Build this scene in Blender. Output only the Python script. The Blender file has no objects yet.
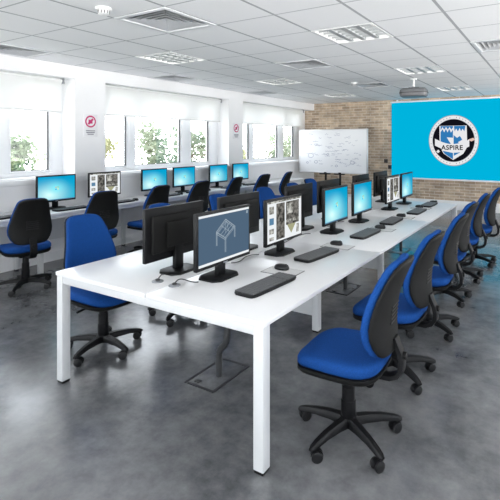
import bpy, bmesh, math, random
from mathutils import Vector, Matrix
R = random.Random(7)
PI = math.pi
scn = bpy.context.scene
COL = scn.collection

# ------------------------------------------------------------------ materials
def new_mat(name):
    m = bpy.data.materials.new(name); m.use_nodes = True
    nt = m.node_tree; nt.nodes.clear()
    out = nt.nodes.new('ShaderNodeOutputMaterial')
    return m, nt, out

def principled(name, col, rough=.5, spec=.5, metal=0, noise=None, bump=None):
    m, nt, out = new_mat(name)
    b = nt.nodes.new('ShaderNodeBsdfPrincipled')
    b.inputs['Base Color'].default_value = (*col, 1)
    b.inputs['Roughness'].default_value = rough
    b.inputs['Specular IOR Level'].default_value = spec
    b.inputs['Metallic'].default_value = metal
    nt.links.new(b.outputs[0], out.inputs[0])
    if noise or bump:
        tc = nt.nodes.new('ShaderNodeTexCoord')
    if noise:
        sc, amt = noise
        n = nt.nodes.new('ShaderNodeTexNoise'); n.inputs['Scale'].default_value = sc; n.inputs['Detail'].default_value = 5
        nt.links.new(tc.outputs['Object'], n.inputs['Vector'])
        r = nt.nodes.new('ShaderNodeValToRGB')
        r.color_ramp.elements[0].position = .3; r.color_ramp.elements[1].position = .7
        r.color_ramp.elements[0].color = (*[c * (1 - amt) for c in col], 1)
        r.color_ramp.elements[1].color = (*[min(1, c * (1 + amt)) for c in col], 1)
        nt.links.new(n.outputs[0], r.inputs[0]); nt.links.new(r.outputs[0], b.inputs['Base Color'])
    if bump:
        sc, st = bump
        n = nt.nodes.new('ShaderNodeTexNoise'); n.inputs['Scale'].default_value = sc; n.inputs['Detail'].default_value = 3
        nt.links.new(tc.outputs['Object'], n.inputs['Vector'])
        bp = nt.nodes.new('ShaderNodeBump'); bp.inputs['Strength'].default_value = st; bp.inputs['Distance'].default_value = .002
        nt.links.new(n.outputs[0], bp.inputs['Height']); nt.links.new(bp.outputs[0], b.inputs['Normal'])
    return m

def emission(name, col, strength=1):
    m, nt, out = new_mat(name)
    e = nt.nodes.new('ShaderNodeEmission'); e.inputs[0].default_value = (*col, 1); e.inputs[1].default_value = strength
    nt.links.new(e.outputs[0], out.inputs[0])
    return m

M = {}
M['white_wall'] = principled('wall paint', (.87, .865, .875), .7, .3, noise=(3, .015))
M['white_trim'] = principled('white gloss trim', (.86, .86, .87), .35)
M['desk'] = principled('white laminate', (.77, .77, .78), .28, .5, noise=(2, .01))
M['desk_metal'] = principled('white painted steel', (.66, .67, .68), .35)
M['black'] = principled('black plastic', (.005, .005, .006), .45, .22, bump=(300, .1))
M['black_soft'] = principled('black shell plastic', (.007, .007, .007), .6, .22, bump=(250, .2))
M['black_gloss'] = principled('black gloss plastic', (.007, .007, .008), .35, .4)
M['dark_grey'] = principled('dark grey plastic', (.035, .036, .038), .5)
M['blue'] = principled('royal blue fabric', (.009, .058, .24), .85, .10, noise=(180, .18), bump=(500, .35))
M['key'] = principled('keycap plastic', (.13, .132, .138), .5)
M['mat'] = principled('mouse mat', (.62, .62, .62), .7, noise=(40, .05))
M['mat_edge'] = principled('mat border', (.16, .16, .16), .7)
M['chrome'] = principled('brushed steel', (.6, .6, .62), .3, metal=1)
M['grey_metal'] = principled('grey metal', (.16, .165, .175), .45, metal=.2)
M['grey_plastic'] = principled('grey plastic', (.25, .26, .28), .5)
M['white_plastic'] = principled('white plastic', (.8, .8, .8), .4)
M['gasket'] = principled('dark window gasket', (.03, .03, .035), .6)
M['white_frame'] = principled('white window frame', (.84, .85, .87), .3)
M['board'] = principled('whiteboard enamel', (.78, .79, .81), .2)
M['board_frame'] = principled('aluminium frame', (.62, .62, .64), .35, metal=.5)
M['ink'] = principled('marker ink', (.26, .28, .38), .6)
M['paper'] = principled('sign paper', (.82, .81, .83), .5)
M['magenta'] = principled('magenta print', (.55, .02, .14), .5)
M['print'] = principled('grey print', (.22, .21, .24), .6)
M['diffuser'] = principled('grey diffuser vanes', (.44, .45, .47), .45)
M['diffuser_frame'] = principled('white diffuser frame', (.68, .69, .71), .5)
M['louvre'] = principled('louvre aluminium', (.42, .44, .45), .4, metal=.3)
M['dark_void'] = principled('dark duct', (.20, .20, .21), .8)
M['tube'] = emission('lit tube', (1, .98, .95), 4)
M['lens'] = principled('lens glass', (.02, .02, .03), .05)
M['bark'] = principled('bark', (.16, .13, .10), .9, noise=(20, .4))
M['lawn'] = principled('grass', (.13, .16, .07), .9, noise=(2, .3))
M['socket'] = principled('brown socket plate', (.06, .045, .04), .5)

def leaf_mat(name, a, b):
    m, nt, out = new_mat(name)
    d = nt.nodes.new('ShaderNodeBsdfDiffuse'); t = nt.nodes.new('ShaderNodeBsdfTranslucent')
    mx = nt.nodes.new('ShaderNodeMixShader'); mx.inputs[0].default_value = .4
    tc = nt.nodes.new('ShaderNodeTexCoord'); n = nt.nodes.new('ShaderNodeTexNoise'); n.inputs['Scale'].default_value = 2.5
    r = nt.nodes.new('ShaderNodeValToRGB')
    r.color_ramp.elements[0].color = (*a, 1); r.color_ramp.elements[1].color = (*b, 1)
    r.color_ramp.elements[0].position = .35; r.color_ramp.elements[1].position = .65
    nt.links.new(tc.outputs['Object'], n.inputs['Vector']); nt.links.new(n.outputs[0], r.inputs[0])
    for s in (d, t): nt.links.new(r.outputs[0], s.inputs[0])
    nt.links.new(d.outputs[0], mx.inputs[1]); nt.links.new(t.outputs[0], mx.inputs[2]); nt.links.new(mx.outputs[0], out.inputs[0])
    return m
M['leaf_green'] = leaf_mat('mid green leaves', (.20, .27, .16), (.34, .40, .26))
M['leaf_yellow'] = leaf_mat('yellow green leaves', (.36, .38, .20), (.48, .48, .32))
M['leaf_pale'] = leaf_mat('pale green leaves', (.26, .32, .23), (.42, .46, .36))

def glass_mat():
    m, nt, out = new_mat('window glass')
    t = nt.nodes.new('ShaderNodeBsdfTransparent'); t.inputs[0].default_value = (.97, .98, .98, 1)
    g = nt.nodes.new('ShaderNodeBsdfGlossy'); g.inputs['Roughness'].default_value = .02
    mx = nt.nodes.new('ShaderNodeMixShader')
    mx.inputs[0].default_value = .05
    nt.links.new(t.outputs[0], mx.inputs[1]); nt.links.new(g.outputs[0], mx.inputs[2]); nt.links.new(mx.outputs[0], out.inputs[0])
    return m
M['glass'] = glass_mat()

def blind_mat():
    m, nt, out = new_mat('blind fabric')
    d = nt.nodes.new('ShaderNodeBsdfDiffuse'); d.inputs[0].default_value = (.88, .88, .88, 1)
    t = nt.nodes.new('ShaderNodeBsdfTranslucent'); t.inputs[0].default_value = (.9, .9, .9, 1)
    mx = nt.nodes.new('ShaderNodeMixShader'); mx.inputs[0].default_value = .45
    nt.links.new(d.outputs[0], mx.inputs[1]); nt.links.new(t.outputs[0], mx.inputs[2]); nt.links.new(mx.outputs[0], out.inputs[0])
    return m
M['blind'] = blind_mat()

def floor_mat():
    m, nt, out = new_mat('polished concrete')
    b = nt.nodes.new('ShaderNodeBsdfPrincipled'); nt.links.new(b.outputs[0], out.inputs[0])
    tc = nt.nodes.new('ShaderNodeTexCoord')
    n1 = nt.nodes.new('ShaderNodeTexNoise'); n1.inputs['Scale'].default_value = 1.3; n1.inputs['Detail'].default_value = 9; n1.inputs['Roughness'].default_value = .6
    n2 = nt.nodes.new('ShaderNodeTexNoise'); n2.inputs['Scale'].default_value = 9; n2.inputs['Detail'].default_value = 9; n2.inputs['Roughness'].default_value = .7
    for n in (n1, n2): nt.links.new(tc.outputs['Object'], n.inputs['Vector'])
    r = nt.nodes.new('ShaderNodeValToRGB')
    e = r.color_ramp.elements
    e[0].position = .37; e[0].color = (.062, .065, .072, 1)
    e[1].position = .63; e[1].color = (.205, .208, .215, 1)
    mx = nt.nodes.new('ShaderNodeMix'); mx.data_type = 'FLOAT'; mx.inputs[0].default_value = .38
    nt.links.new(n1.outputs[0], mx.inputs[2]); nt.links.new(n2.outputs[0], mx.inputs[3])
    nt.links.new(mx.outputs[0], r.inputs[0]); nt.links.new(r.outputs[0], b.inputs['Base Color'])
    mr = nt.nodes.new('ShaderNodeMapRange')
    mr.inputs['From Min'].default_value = .3; mr.inputs['From Max'].default_value = .7
    mr.inputs['To Min'].default_value = .17; mr.inputs['To Max'].default_value = .26
    nt.links.new(n1.outputs[0], mr.inputs[0]); nt.links.new(mr.outputs[0], b.inputs['Roughness'])
    b.inputs['Specular IOR Level'].default_value = 1.0
    bp = nt.nodes.new('ShaderNodeBump'); bp.inputs['Strength'].default_value = .06; bp.inputs['Distance'].default_value = .003
    nt.links.new(n2.outputs[0], bp.inputs['Height']); nt.links.new(bp.outputs[0], b.inputs['Normal'])
    return m
M['floor'] = floor_mat()

PX, PY, GX, GY = .635, .645, -.82, 3.20      # ceiling grid pitch and origin
HC = 2.70
SKY_STRENGTH = 18.0
def ceiling_mat():
    m, nt, out = new_mat('ceiling tiles')
    b = nt.nodes.new('ShaderNodeBsdfPrincipled'); nt.links.new(b.outputs[0], out.inputs[0])
    b.inputs['Roughness'].default_value = .8; b.inputs['Specular IOR Level'].default_value = .25
    tc = nt.nodes.new('ShaderNodeTexCoord'); sp = nt.nodes.new('ShaderNodeSeparateXYZ')
    nt.links.new(tc.outputs['Object'], sp.inputs[0])
    def line(axis, org, pitch, w):
        a = nt.nodes.new('ShaderNodeMath'); a.operation = 'SUBTRACT'; a.inputs[1].default_value = org
        nt.links.new(sp.outputs[axis], a.inputs[0])
        d = nt.nodes.new('ShaderNodeMath'); d.operation = 'DIVIDE'; d.inputs[1].default_value = pitch
        nt.links.new(a.outputs[0], d.inputs[0])
        p = nt.nodes.new('ShaderNodeMath'); p.operation = 'PINGPONG'; p.inputs[1].default_value = .5
        nt.links.new(d.outputs[0], p.inputs[0])
        l = nt.nodes.new('ShaderNodeMath'); l.operation = 'LESS_THAN'; l.inputs[1].default_value = w / pitch / 2
        nt.links.new(p.outputs[0], l.inputs[0])
        return l
    lx = line('X', GX, PX, .026); ly = line('Y', GY, PY, .016)
    n = nt.nodes.new('ShaderNodeTexNoise'); n.inputs['Scale'].default_value = 60; n.inputs['Detail'].default_value = 4
    nt.links.new(tc.outputs['Object'], n.inputs['Vector'])
    r = nt.nodes.new('ShaderNodeValToRGB'); r.color_ramp.elements[0].color = (.84, .845, .86, 1); r.color_ramp.elements[1].color = (.89, .89, .905, 1)
    nt.links.new(n.outputs[0], r.inputs[0])
    m1 = nt.nodes.new('ShaderNodeMix'); m1.data_type = 'RGBA'; m1.inputs[7].default_value = (.40, .41, .43, 1)
    nt.links.new(lx.outputs[0], m1.inputs[0]); nt.links.new(r.outputs[0], m1.inputs[6])
    m2 = nt.nodes.new('ShaderNodeMix'); m2.data_type = 'RGBA'; m2.inputs[7].default_value = (.48, .49, .51, 1)
    nt.links.new(ly.outputs[0], m2.inputs[0]); nt.links.new(m1.outputs[2], m2.inputs[6])
    nt.links.new(m2.outputs[2], b.inputs['Base Color'])
    return m
M['ceiling'] = ceiling_mat()

def brick_mat():
    m, nt, out = new_mat('buff brick')
    b = nt.nodes.new('ShaderNodeBsdfPrincipled'); nt.links.new(b.outputs[0], out.inputs[0]); b.inputs['Roughness'].default_value = .85
    tc = nt.nodes.new('ShaderNodeTexCoord'); sp = nt.nodes.new('ShaderNodeSeparateXYZ'); cb = nt.nodes.new('ShaderNodeCombineXYZ')
    nt.links.new(tc.outputs['Object'], sp.inputs[0]); nt.links.new(sp.outputs['X'], cb.inputs['X']); nt.links.new(sp.outputs['Z'], cb.inputs['Y'])
    br = nt.nodes.new('ShaderNodeTexBrick'); br.inputs['Scale'].default_value = 1
    br.inputs['Brick Width'].default_value = .235; br.inputs['Row Height'].default_value = .070; br.inputs['Mortar Size'].default_value = .007
    br.inputs['Color1'].default_value = (.66, .54, .42, 1); br.inputs['Color2'].default_value = (.37, .28, .21, 1)
    br.inputs['Mortar'].default_value = (.72, .66, .58, 1); br.inputs['Bias'].default_value = -.15
    nt.links.new(cb.outputs[0], br.inputs['Vector'])
    n = nt.nodes.new('ShaderNodeTexNoise'); n.inputs['Scale'].default_value = 2.2; n.inputs['Detail'].default_value = 8; n.inputs['Roughness'].default_value = .7
    nt.links.new(cb.outputs[0], n.inputs['Vector'])
    r = nt.nodes.new('ShaderNodeValToRGB'); r.color_ramp.elements[0].position = .3; r.color_ramp.elements[1].position = .7
    r.color_ramp.elements[0].color = (.52, .49, .47, 1); r.color_ramp.elements[1].color = (1.3, 1.26, 1.2, 1)
    nt.links.new(n.outputs[0], r.inputs[0])
    mx = nt.nodes.new('ShaderNodeMix'); mx.data_type = 'RGBA'; mx.blend_type = 'MULTIPLY'; mx.inputs[0].default_value = 1
    nt.links.new(br.outputs[0], mx.inputs[6]); nt.links.new(r.outputs[0], mx.inputs[7]); nt.links.new(mx.outputs[2], b.inputs['Base Color'])
    bp = nt.nodes.new('ShaderNodeBump'); bp.inputs['Strength'].default_value = .6; bp.inputs['Distance'].default_value = .008
    nt.links.new(br.outputs['Fac'], bp.inputs['Height']); bp.invert = True; nt.links.new(bp.outputs[0], b.inputs['Normal'])
    return m
M['brick'] = brick_mat()

def wallpaper_mat(strength=1.0):
    # a lit desktop picture: cyan blue with a soft burst of light low on the left
    m, nt, out = new_mat('lit cyan desktop picture')
    uv = nt.nodes.new('ShaderNodeUVMap'); sp = nt.nodes.new('ShaderNodeSeparateXYZ'); nt.links.new(uv.outputs[0], sp.inputs[0])
    def dist(cx, cy, sx, sy):
        mp = nt.nodes.new('ShaderNodeMapping'); mp.inputs['Location'].default_value = (-cx / sx, -cy / sy, 0); mp.inputs['Scale'].default_value = (1 / sx, 1 / sy, 1)
        nt.links.new(uv.outputs[0], mp.inputs[0])
        g = nt.nodes.new('ShaderNodeTexGradient'); g.gradient_type = 'QUADRATIC_SPHERE'; nt.links.new(mp.outputs[0], g.inputs[0])
        return g
    g1 = dist(.30, .24, .80, .80); g2 = dist(.48, .50, .42, .50)
    base = nt.nodes.new('ShaderNodeValToRGB')
    base.color_ramp.elements[0].color = (.02, .44, .62, 1); base.color_ramp.elements[1].color = (.0, .33, .60, 1)
    nt.links.new(sp.outputs['Y'], base.inputs[0])
    m1 = nt.nodes.new('ShaderNodeMix'); m1.data_type = 'RGBA'; m1.inputs[7].default_value = (.75, 1.05, 1.0, 1)
    nt.links.new(g1.outputs[0], m1.inputs[0]); nt.links.new(base.outputs[0], m1.inputs[6])
    m2 = nt.nodes.new('ShaderNodeMix'); m2.data_type = 'RGBA'; m2.inputs[7].default_value = (.20, .85, .95, 1)
    nt.links.new(g2.outputs[0], m2.inputs[0]); nt.links.new(m1.outputs[2], m2.inputs[6])
    e = nt.nodes.new('ShaderNodeEmission'); e.inputs[1].default_value = strength
    nt.links.new(m2.outputs[2], e.inputs[0]); nt.links.new(e.outputs[0], out.inputs[0])
    return m
M['wallpaper'] = wallpaper_mat(1.0)
M['projection'] = emission('projected cyan', (.0, .48, .77), .88)
M['px_slate'] = emission('slate screen', (.075, .125, .19), 1)
M['px_white'] = emission('white screen', (.80, .83, .85), 1)
M['px_line'] = emission('pale wireframe', (.33, .40, .46), 1)
M['px_grey'] = emission('grey picture', (.18, .18, .17), 1)
M['px_dark'] = emission('dark picture', (.06, .06, .055), 1)
def photo_mat(name, a, b, sc):
    m, nt, out = new_mat(name); e = nt.nodes.new('ShaderNodeEmission'); tc = nt.nodes.new('ShaderNodeTexCoord')
    n = nt.nodes.new('ShaderNodeTexNoise'); n.inputs['Scale'].default_value = sc; n.inputs['Detail'].default_value = 6; n.inputs['Roughness'].default_value = .7
    r = nt.nodes.new('ShaderNodeValToRGB'); r.color_ramp.elements[0].position = .40; r.color_ramp.elements[1].position = .62
    r.color_ramp.elements[0].color = (*a, 1); r.color_ramp.elements[1].color = (*b, 1)
    nt.links.new(tc.outputs['Object'], n.inputs['Vector']); nt.links.new(n.outputs[0], r.inputs[0]); nt.links.new(r.outputs[0], e.inputs[0]); nt.links.new(e.outputs[0], out.inputs[0])
    return m
M['px_photo'] = photo_mat('grainy dark photograph', (.03, .03, .028), (.24, .23, .21), 28)
M['px_photo2'] = photo_mat('grainy pale photograph', (.10, .10, .085), (.62, .62, .58), 22)
M['px_olive'] = emission('olive picture', (.36, .36, .22), 1)
M['px_blue'] = emission('blue picture', (.10, .22, .35), 1)
M['px_red'] = emission('red pane', (.55, .45, .35), 1)
M['px_green'] = emission('green pane', (.35, .65, .35), 1)
M['px_cyan'] = emission('blue pane', (.08, .40, .75), 1)
M['px_yellow'] = emission('yellow pane', (.75, .75, .35), 1)
M['logo_white'] = emission('projected white', (.80, .80, .82), .95)
M['logo_black'] = emission('projected black', (.006, .006, .010), 1)
M['logo_blue'] = emission('projected blue', (.03, .19, .46), .95)
M['logo_grey'] = emission('projected grey', (.30, .32, .36), .95)
M['logo_peach'] = emission('projected peach', (.75, .52, .45), .95)

# ------------------------------------------------------------------ mesh helpers
class MB:
    def __init__(s): s.bm = bmesh.new(); s.mats = []; s.uv = None
    def mi(s, mat):
        if mat not in s.mats: s.mats.append(mat)
        return s.mats.index(mat)
    def _fin(s, verts, mat):
        i = s.mi(mat); seen = set()
        for v in verts:
            for f in v.link_faces:
                if f not in seen: f.material_index = i; seen.add(f)
    def box(s, x0, x1, y0, y1, z0, z1, mat, bev=0, seg=2, mtx=None):
        r = bmesh.ops.create_cube(s.bm, size=1, matrix=Matrix.Translation(((x0+x1)/2, (y0+y1)/2, (z0+z1)/2)) @ Matrix.Diagonal((abs(x1-x0), abs(y1-y0), abs(z1-z0), 1)))
        vs = r['verts']
        if bev:
            es = list({e for v in vs for e in v.link_edges})
            rr = bmesh.ops.bevel(s.bm, geom=es, offset=bev, segments=seg, affect='EDGES', profile=.5)
            vs = list({v for f in rr['faces'] for v in f.verts} | {v for v in vs if v.is_valid})
        if mtx: bmesh.ops.transform(s.bm, matrix=mtx, verts=vs)
        s._fin(vs, mat); return vs
    def rings(s, rings, mat, cap=True, close=True):
        i = s.mi(mat); R_ = [[s.bm.verts.new(p) for p in r] for r in rings]
        n = len(R_[0])
        for a, b in zip(R_, R_[1:]):
            for k in range(n if close else n - 1):
                f = s.bm.faces.new((a[k], a[(k+1) % n], b[(k+1) % n], b[k])); f.material_index = i
        if cap:
            f = s.bm.faces.new(list(reversed(R_[0]))); f.material_index = i
            f = s.bm.faces.new(R_[-1]); f.material_index = i
    def tube(s, pts, r, mat, n=10):
        pts = [Vector(p) for p in pts]; rr = r if isinstance(r, (list, tuple)) else [r] * len(pts)
        t0 = (pts[1] - pts[0]).normalized()
        up = Vector((0, 0, 1)) if abs(t0.z) < .9 else Vector((1, 0, 0))
        out = []
        for k, p in enumerate(pts):
            t = (pts[min(k+1, len(pts)-1)] - pts[max(k-1, 0)]).normalized()
            u = (up - t * up.dot(t)).normalized(); w = t.cross(u); up = u
            out.append([p + (u * math.cos(2*PI*q/n) + w * math.sin(2*PI*q/n)) * rr[k] for q in range(n)])
        s.rings(out, mat)
    def lathe(s, prof, mat, n=24, c=(0, 0, 0)):
        s.rings([[(c[0] + r*math.cos(2*PI*k/n), c[1] + r*math.sin(2*PI*k/n), c[2] + z) for k in range(n)] for r, z in prof], mat)
    def poly(s, pts, mat, depth=None):
        # flat polygon; depth = extrusion vector
        i = s.mi(mat)
        vs = [s.bm.verts.new(p) for p in pts]; f = s.bm.faces.new(vs); f.material_index = i
        if depth:
            r = bmesh.ops.extrude_face_region(s.bm, geom=[f])
            nv = [g for g in r['geom'] if isinstance(g, bmesh.types.BMVert)]
            bmesh.ops.translate(s.bm, vec=depth, verts=nv); s._fin(nv, mat)
        return f
    def quad_uv(s, pts, mat):
        i = s.mi(mat)
        if s.uv is None: s.uv = s.bm.loops.layers.uv.new('UVMap')
        f = s.bm.faces.new([s.bm.verts.new(p) for p in pts]); f.material_index = i
        for l, c in zip(f.loops, ((0, 0), (1, 0), (1, 1), (0, 1))): l[s.uv].uv = c
    def build(s, name, parent=None, smooth=True, angle=35, recalc=True):
        if recalc: bmesh.ops.recalc_face_normals(s.bm, faces=s.bm.faces)
        me = bpy.data.meshes.new(name); s.bm.to_mesh(me); s.bm.free()
        for m in s.mats: me.materials.append(m)
        if smooth:
            me.polygons.foreach_set('use_smooth', [True] * len(me.polygons)); me.set_sharp_from_angle(angle=math.radians(angle))
        o = bpy.data.objects.new(name, me); COL.objects.link(o)
        if parent: o.parent = parent
        return o

def thing(name, label, cat, loc=(0, 0, 0), rz=0, group=None):
    o = bpy.data.objects.new(name, None); COL.objects.link(o); o.empty_display_size = .1
    o.location = loc; o.rotation_euler = (0, 0, rz); tag(o, label, cat, group); return o
def tag(o, label, cat, group=None):
    o['label'] = label; o['category'] = cat
    if group: o['group'] = group
    return o
def struct(o): o['kind'] = 'structure'; return o
def dup(root, loc, rz, label, group=None, sc=None):
    r = root.copy(); COL.objects.link(r); r.location = loc; r.rotation_euler = (0, 0, rz); r['label'] = label
    if group: r['group'] = group
    if sc: r.scale = sc
    def rec(src, dst):
        for ch in src.children:
            c = ch.copy(); COL.objects.link(c); c.parent = dst; rec(ch, c)
    rec(root, r); return r
def superring(cx, cy, z, a, b, n=28, e=3.0, axis='z'):
    out = []
    for k in range(n):
        t = 2*PI*k/n; c, s_ = math.cos(t), math.sin(t)
        x = a * math.copysign(abs(c)**(2/e), c); y = b * math.copysign(abs(s_)**(2/e), s_)
        out.append((cx + x, cy + y, z) if axis == 'z' else (z, cx + x, cy + y))
    return out
def bez(p0, p1, p2, p3, n=14):
    P = [Vector(p) for p in (p0, p1, p2, p3)]
    return [P[0]*(1-t)**3 + P[1]*3*t*(1-t)**2 + P[2]*3*t*t*(1-t) + P[3]*t**3 for t in [k/n for k in range(n+1)]]

# ------------------------------------------------------------------ the room
XW, XR_, YB, YN, XF = -5.91, 2.95, 11.10, -3.2, -6.27   # pillar face, right wall, back wall, wall behind, window plane
b = MB(); b.box(XF-.1, XR_+.1, YN-.1, YB+.1, -.12, 0, M['floor']); struct(b.build('floor', smooth=False))

FIX_L = [(i, j) for i in (-6, -2, 2) for j in (-7, -3, 1, 5, 9)]       # light tiles (column, row)
FIX_D = [(i, j) for i in (-8, -4, 0, 4) for j in (-5, -1, 3, 7)]       # air diffuser tiles
holes = set(FIX_L) | set(FIX_D)
b = MB()
i0, i1, j0, j1 = -8, 6, -10, 13
for i in range(i0, i1):
    for j in range(j0, j1):
        if (i, j) in holes: continue
        x0 = GX + i*PX; x1 = x0 + PX; y0 = GY + j*PY; y1 = y0 + PY
        x0 = max(x0, XW - .02); x1 = min(x1, XR_); y0 = max(y0, YN); y1 = min(y1, YB)
        if i == i1-1: x1 = XR_
        if j == j0: y0 = YN
        if x1 <= x0 or y1 <= y0: continue
        b.poly([(x0, y0, HC), (x0, y1, HC), (x1, y1, HC), (x1, y0, HC)], M['ceiling'])
bmesh.ops.remove_doubles(b.bm, verts=b.bm.verts, dist=1e-4)
b.box(XF-.1, XR_+.1, YN-.1, YB+.1, HC+.32, HC+.42, M['white_wall'])  # unseen slab added over the tiles to keep the sky out
struct(b.build('ceiling', smooth=False, recalc=False))

# window wall: lower wall, pillars, bulkhead, outer skin
WINS = [(-2.50, .43), (1.00, 3.864), (4.36, 7.31), (7.795, 10.80)]
ZS, ZT = 1.12, 2.515
b = MB()
b.box(XF-.1, XW, YN, YB, 0, ZS, M['white_wall'])
b.box(XF-.1, XW, YN, YB, ZT, HC+.32, M['white_wall'])
for y0, y1 in ((YN, -2.50), (.43, 1.00), (3.864, 4.36), (7.31, 7.795)):
    b.box(XF-.1, XW, y0, y1, ZS, ZT, M['white_wall'])
b.box(XF-.1, XF+.06, 10.80, YB, ZS, ZT, M['white_wall'])
struct(b.build('wall_left', smooth=False))
b = MB(); b.box(XF-.1, XR_+.1, YB, YB+.12, 0, HC+.32, M['brick']); struct(b.build('wall_back', smooth=False))
def glazed(name, wn, p0, p1, axis, lo, hi, nbay, inward):
    """unseen wall with glazing added for extra daylight: upstand and head, with a framed window of nbay panes between"""
    zs, zh = .30, 2.62
    def bx3(mb, a, c, z0, z1, t0, t1, mt):
        if axis == 'x': mb.box(t0, t1, a, c, z0, z1, mt)
        else: mb.box(a, c, t0, t1, z0, z1, mt)
    b = MB(); bx3(b, p0, p1, 0, zs, lo, hi, M['white_wall']); bx3(b, p0, p1, zh, HC+.32, lo, hi, M['white_wall']); struct(b.build(name, smooth=False))
    f = MB(); mid = (lo+hi)/2
    for k in range(nbay+1):
        q = p0 + (p1-p0)*k/nbay; q = min(max(q, p0+.03), p1-.03); bx3(f, q-.03, q+.03, zs+.05, zh-.05, mid-.028, mid+.028, M['white_frame'])
    bx3(f, p0, p1, zs, zs+.05, mid-.03, mid+.03, M['white_frame']); bx3(f, p0, p1, zh-.05, zh, mid-.03, mid+.03, M['white_frame'])
    o = struct(f.build(wn, smooth=False))
    for k in range(nbay):
        a = p0 + (p1-p0)*k/nbay; c = p0 + (p1-p0)*(k+1)/nbay
        g = MB(); bx3(g, a+.03, c-.03, zs+.05, zh-.05, mid-.004, mid+.004, M['glass']); g.build('pane', o, smooth=False)
glazed('wall_right', 'window_5', YN, YB, 'x', XR_, XR_+.12, 8, -1)  # unseen side; its glazing is added to brighten the room
glazed('wall_front', 'window_6', XF-.1, XR_+.12, 'y', YN-.12, YN, 6, 1)  # behind the camera; glazing added to let in more daylight
b = MB(); b.box(XW+.001, XR_, YB-.03, YB, 0, .22, M['white_trim'], .006); struct(b.build('baseboard_back'))
b = MB(); b.box(XW, XW+.018, YN, YB-.03, 0, .12, M['white_trim'], .004); struct(b.build('baseboard_left'))
b = MB(); b.box(XW-.02, XW+.035, YN, YB-.001, 1.055, ZS+.004, M['white_trim'], .006); struct(b.build('trim_1'))  # dado rail under the sills
for k, (y0, y1) in enumerate(WINS):                      # sill boards in the recesses
    b = MB(); b.box(XF, XW-.02, y0, min(y1, YB), ZS, ZS+.02, M['white_trim']); struct(b.build('trim_%d' % (k+2), smooth=False))

def window(n, y0, y1):
    fr = MB(); f = M['white_frame']; z0, z1 = ZS+.02, ZT
    fr.box(XF-.03, XF+.06, y0, y1, z0, z0+.05, f, .004); fr.box(XF-.03, XF+.06, y0, y1, z1-.06, z1, f, .004)
    mull = [(y0, y0+.10), (y0+.66, y0+.79), (y0+1.90, y0+2.13), (y0+2.70, y1)]
    for a, c in mull: fr.box(XF-.028, XF+.057, a, c, z0+.045, z1-.055, f, .004)
    o = struct(fr.build('window_%d' % n))
    for a, c in ((y0+.10, y0+.66), (y0+.79, y0+1.90), (y0+2.13, y0+2.70)):
        s = MB()
        for q in ((a, a+.03, z0+.05, z1-.06), (c-.035, c, z0+.05, z1-.06), (a+.029, c-.034, z0+.05, z0+.08), (a+.029, c-.034, z1-.09, z1-.06)):
            s.box(XF-.02, XF+.05, *q, M['white_frame'], .004)
        sash = s.build('sash', o)
        g = MB(); g.box(XF+.012, XF+.051, c-.044, c-.034, z0+.08, z1-.09, M['gasket']); g.box(XF+.01, XF+.03, a+.03, c-.035, z0+.08, z0+.09, M['gasket'])
        g.build('gasket', sash, smooth=False)
        g = MB(); g.box(XF+.0, XF+.006, a+.025, c-.03, z0+.075, z1-.085, M['glass']); g.build('pane', sash, smooth=False)
for k, w in enumerate(WINS): window(k+1, *w)

# roller blinds, one per window recess
blind_lab = ['white roller blind half down in the window recess nearest the camera',
             'white roller blind half down in the leftmost window in view',
             'long white roller blind half down in the middle window, between the two small signs',
             'white roller blind half down in the far window beside the whiteboard']
for k, (y0, y1) in enumerate(WINS):
    if k == 0: continue
    t = thing('roller_blind', blind_lab[k], 'blind', ((XW-.13), (y0+y1)/2, 2.03), 0, 'white roller blinds over the windows')
    h = (y1-y0)/2
    f = MB(); f.box(-.003, .003, -h+.02, h-.12, .012, .44, M['blind']); f.build('blind_fabric', t, smooth=False)
    f = MB(); f.box(-.009, .009, -h+.02, h-.12, 0, .024, M['white_plastic'], .004); f.build('bottom_bar', t)
    f = MB(); f.tube([(-.02, -h+.015, .448), (-.02, h-.11, .448)], .026, M['white_plastic'], 14); f.build('roller', t)
    f = MB(); f.box(-.05, .02, h-.11, h-.085, .41, .484, M['grey_plastic'], .004); f.build('bracket', t)
    f = MB(); f.tube([(-.02, h-.09, .42), (-.02, h-.09, -.55)], .003, M['white_plastic'], 6); f.build('pull_cord', t)

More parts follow.
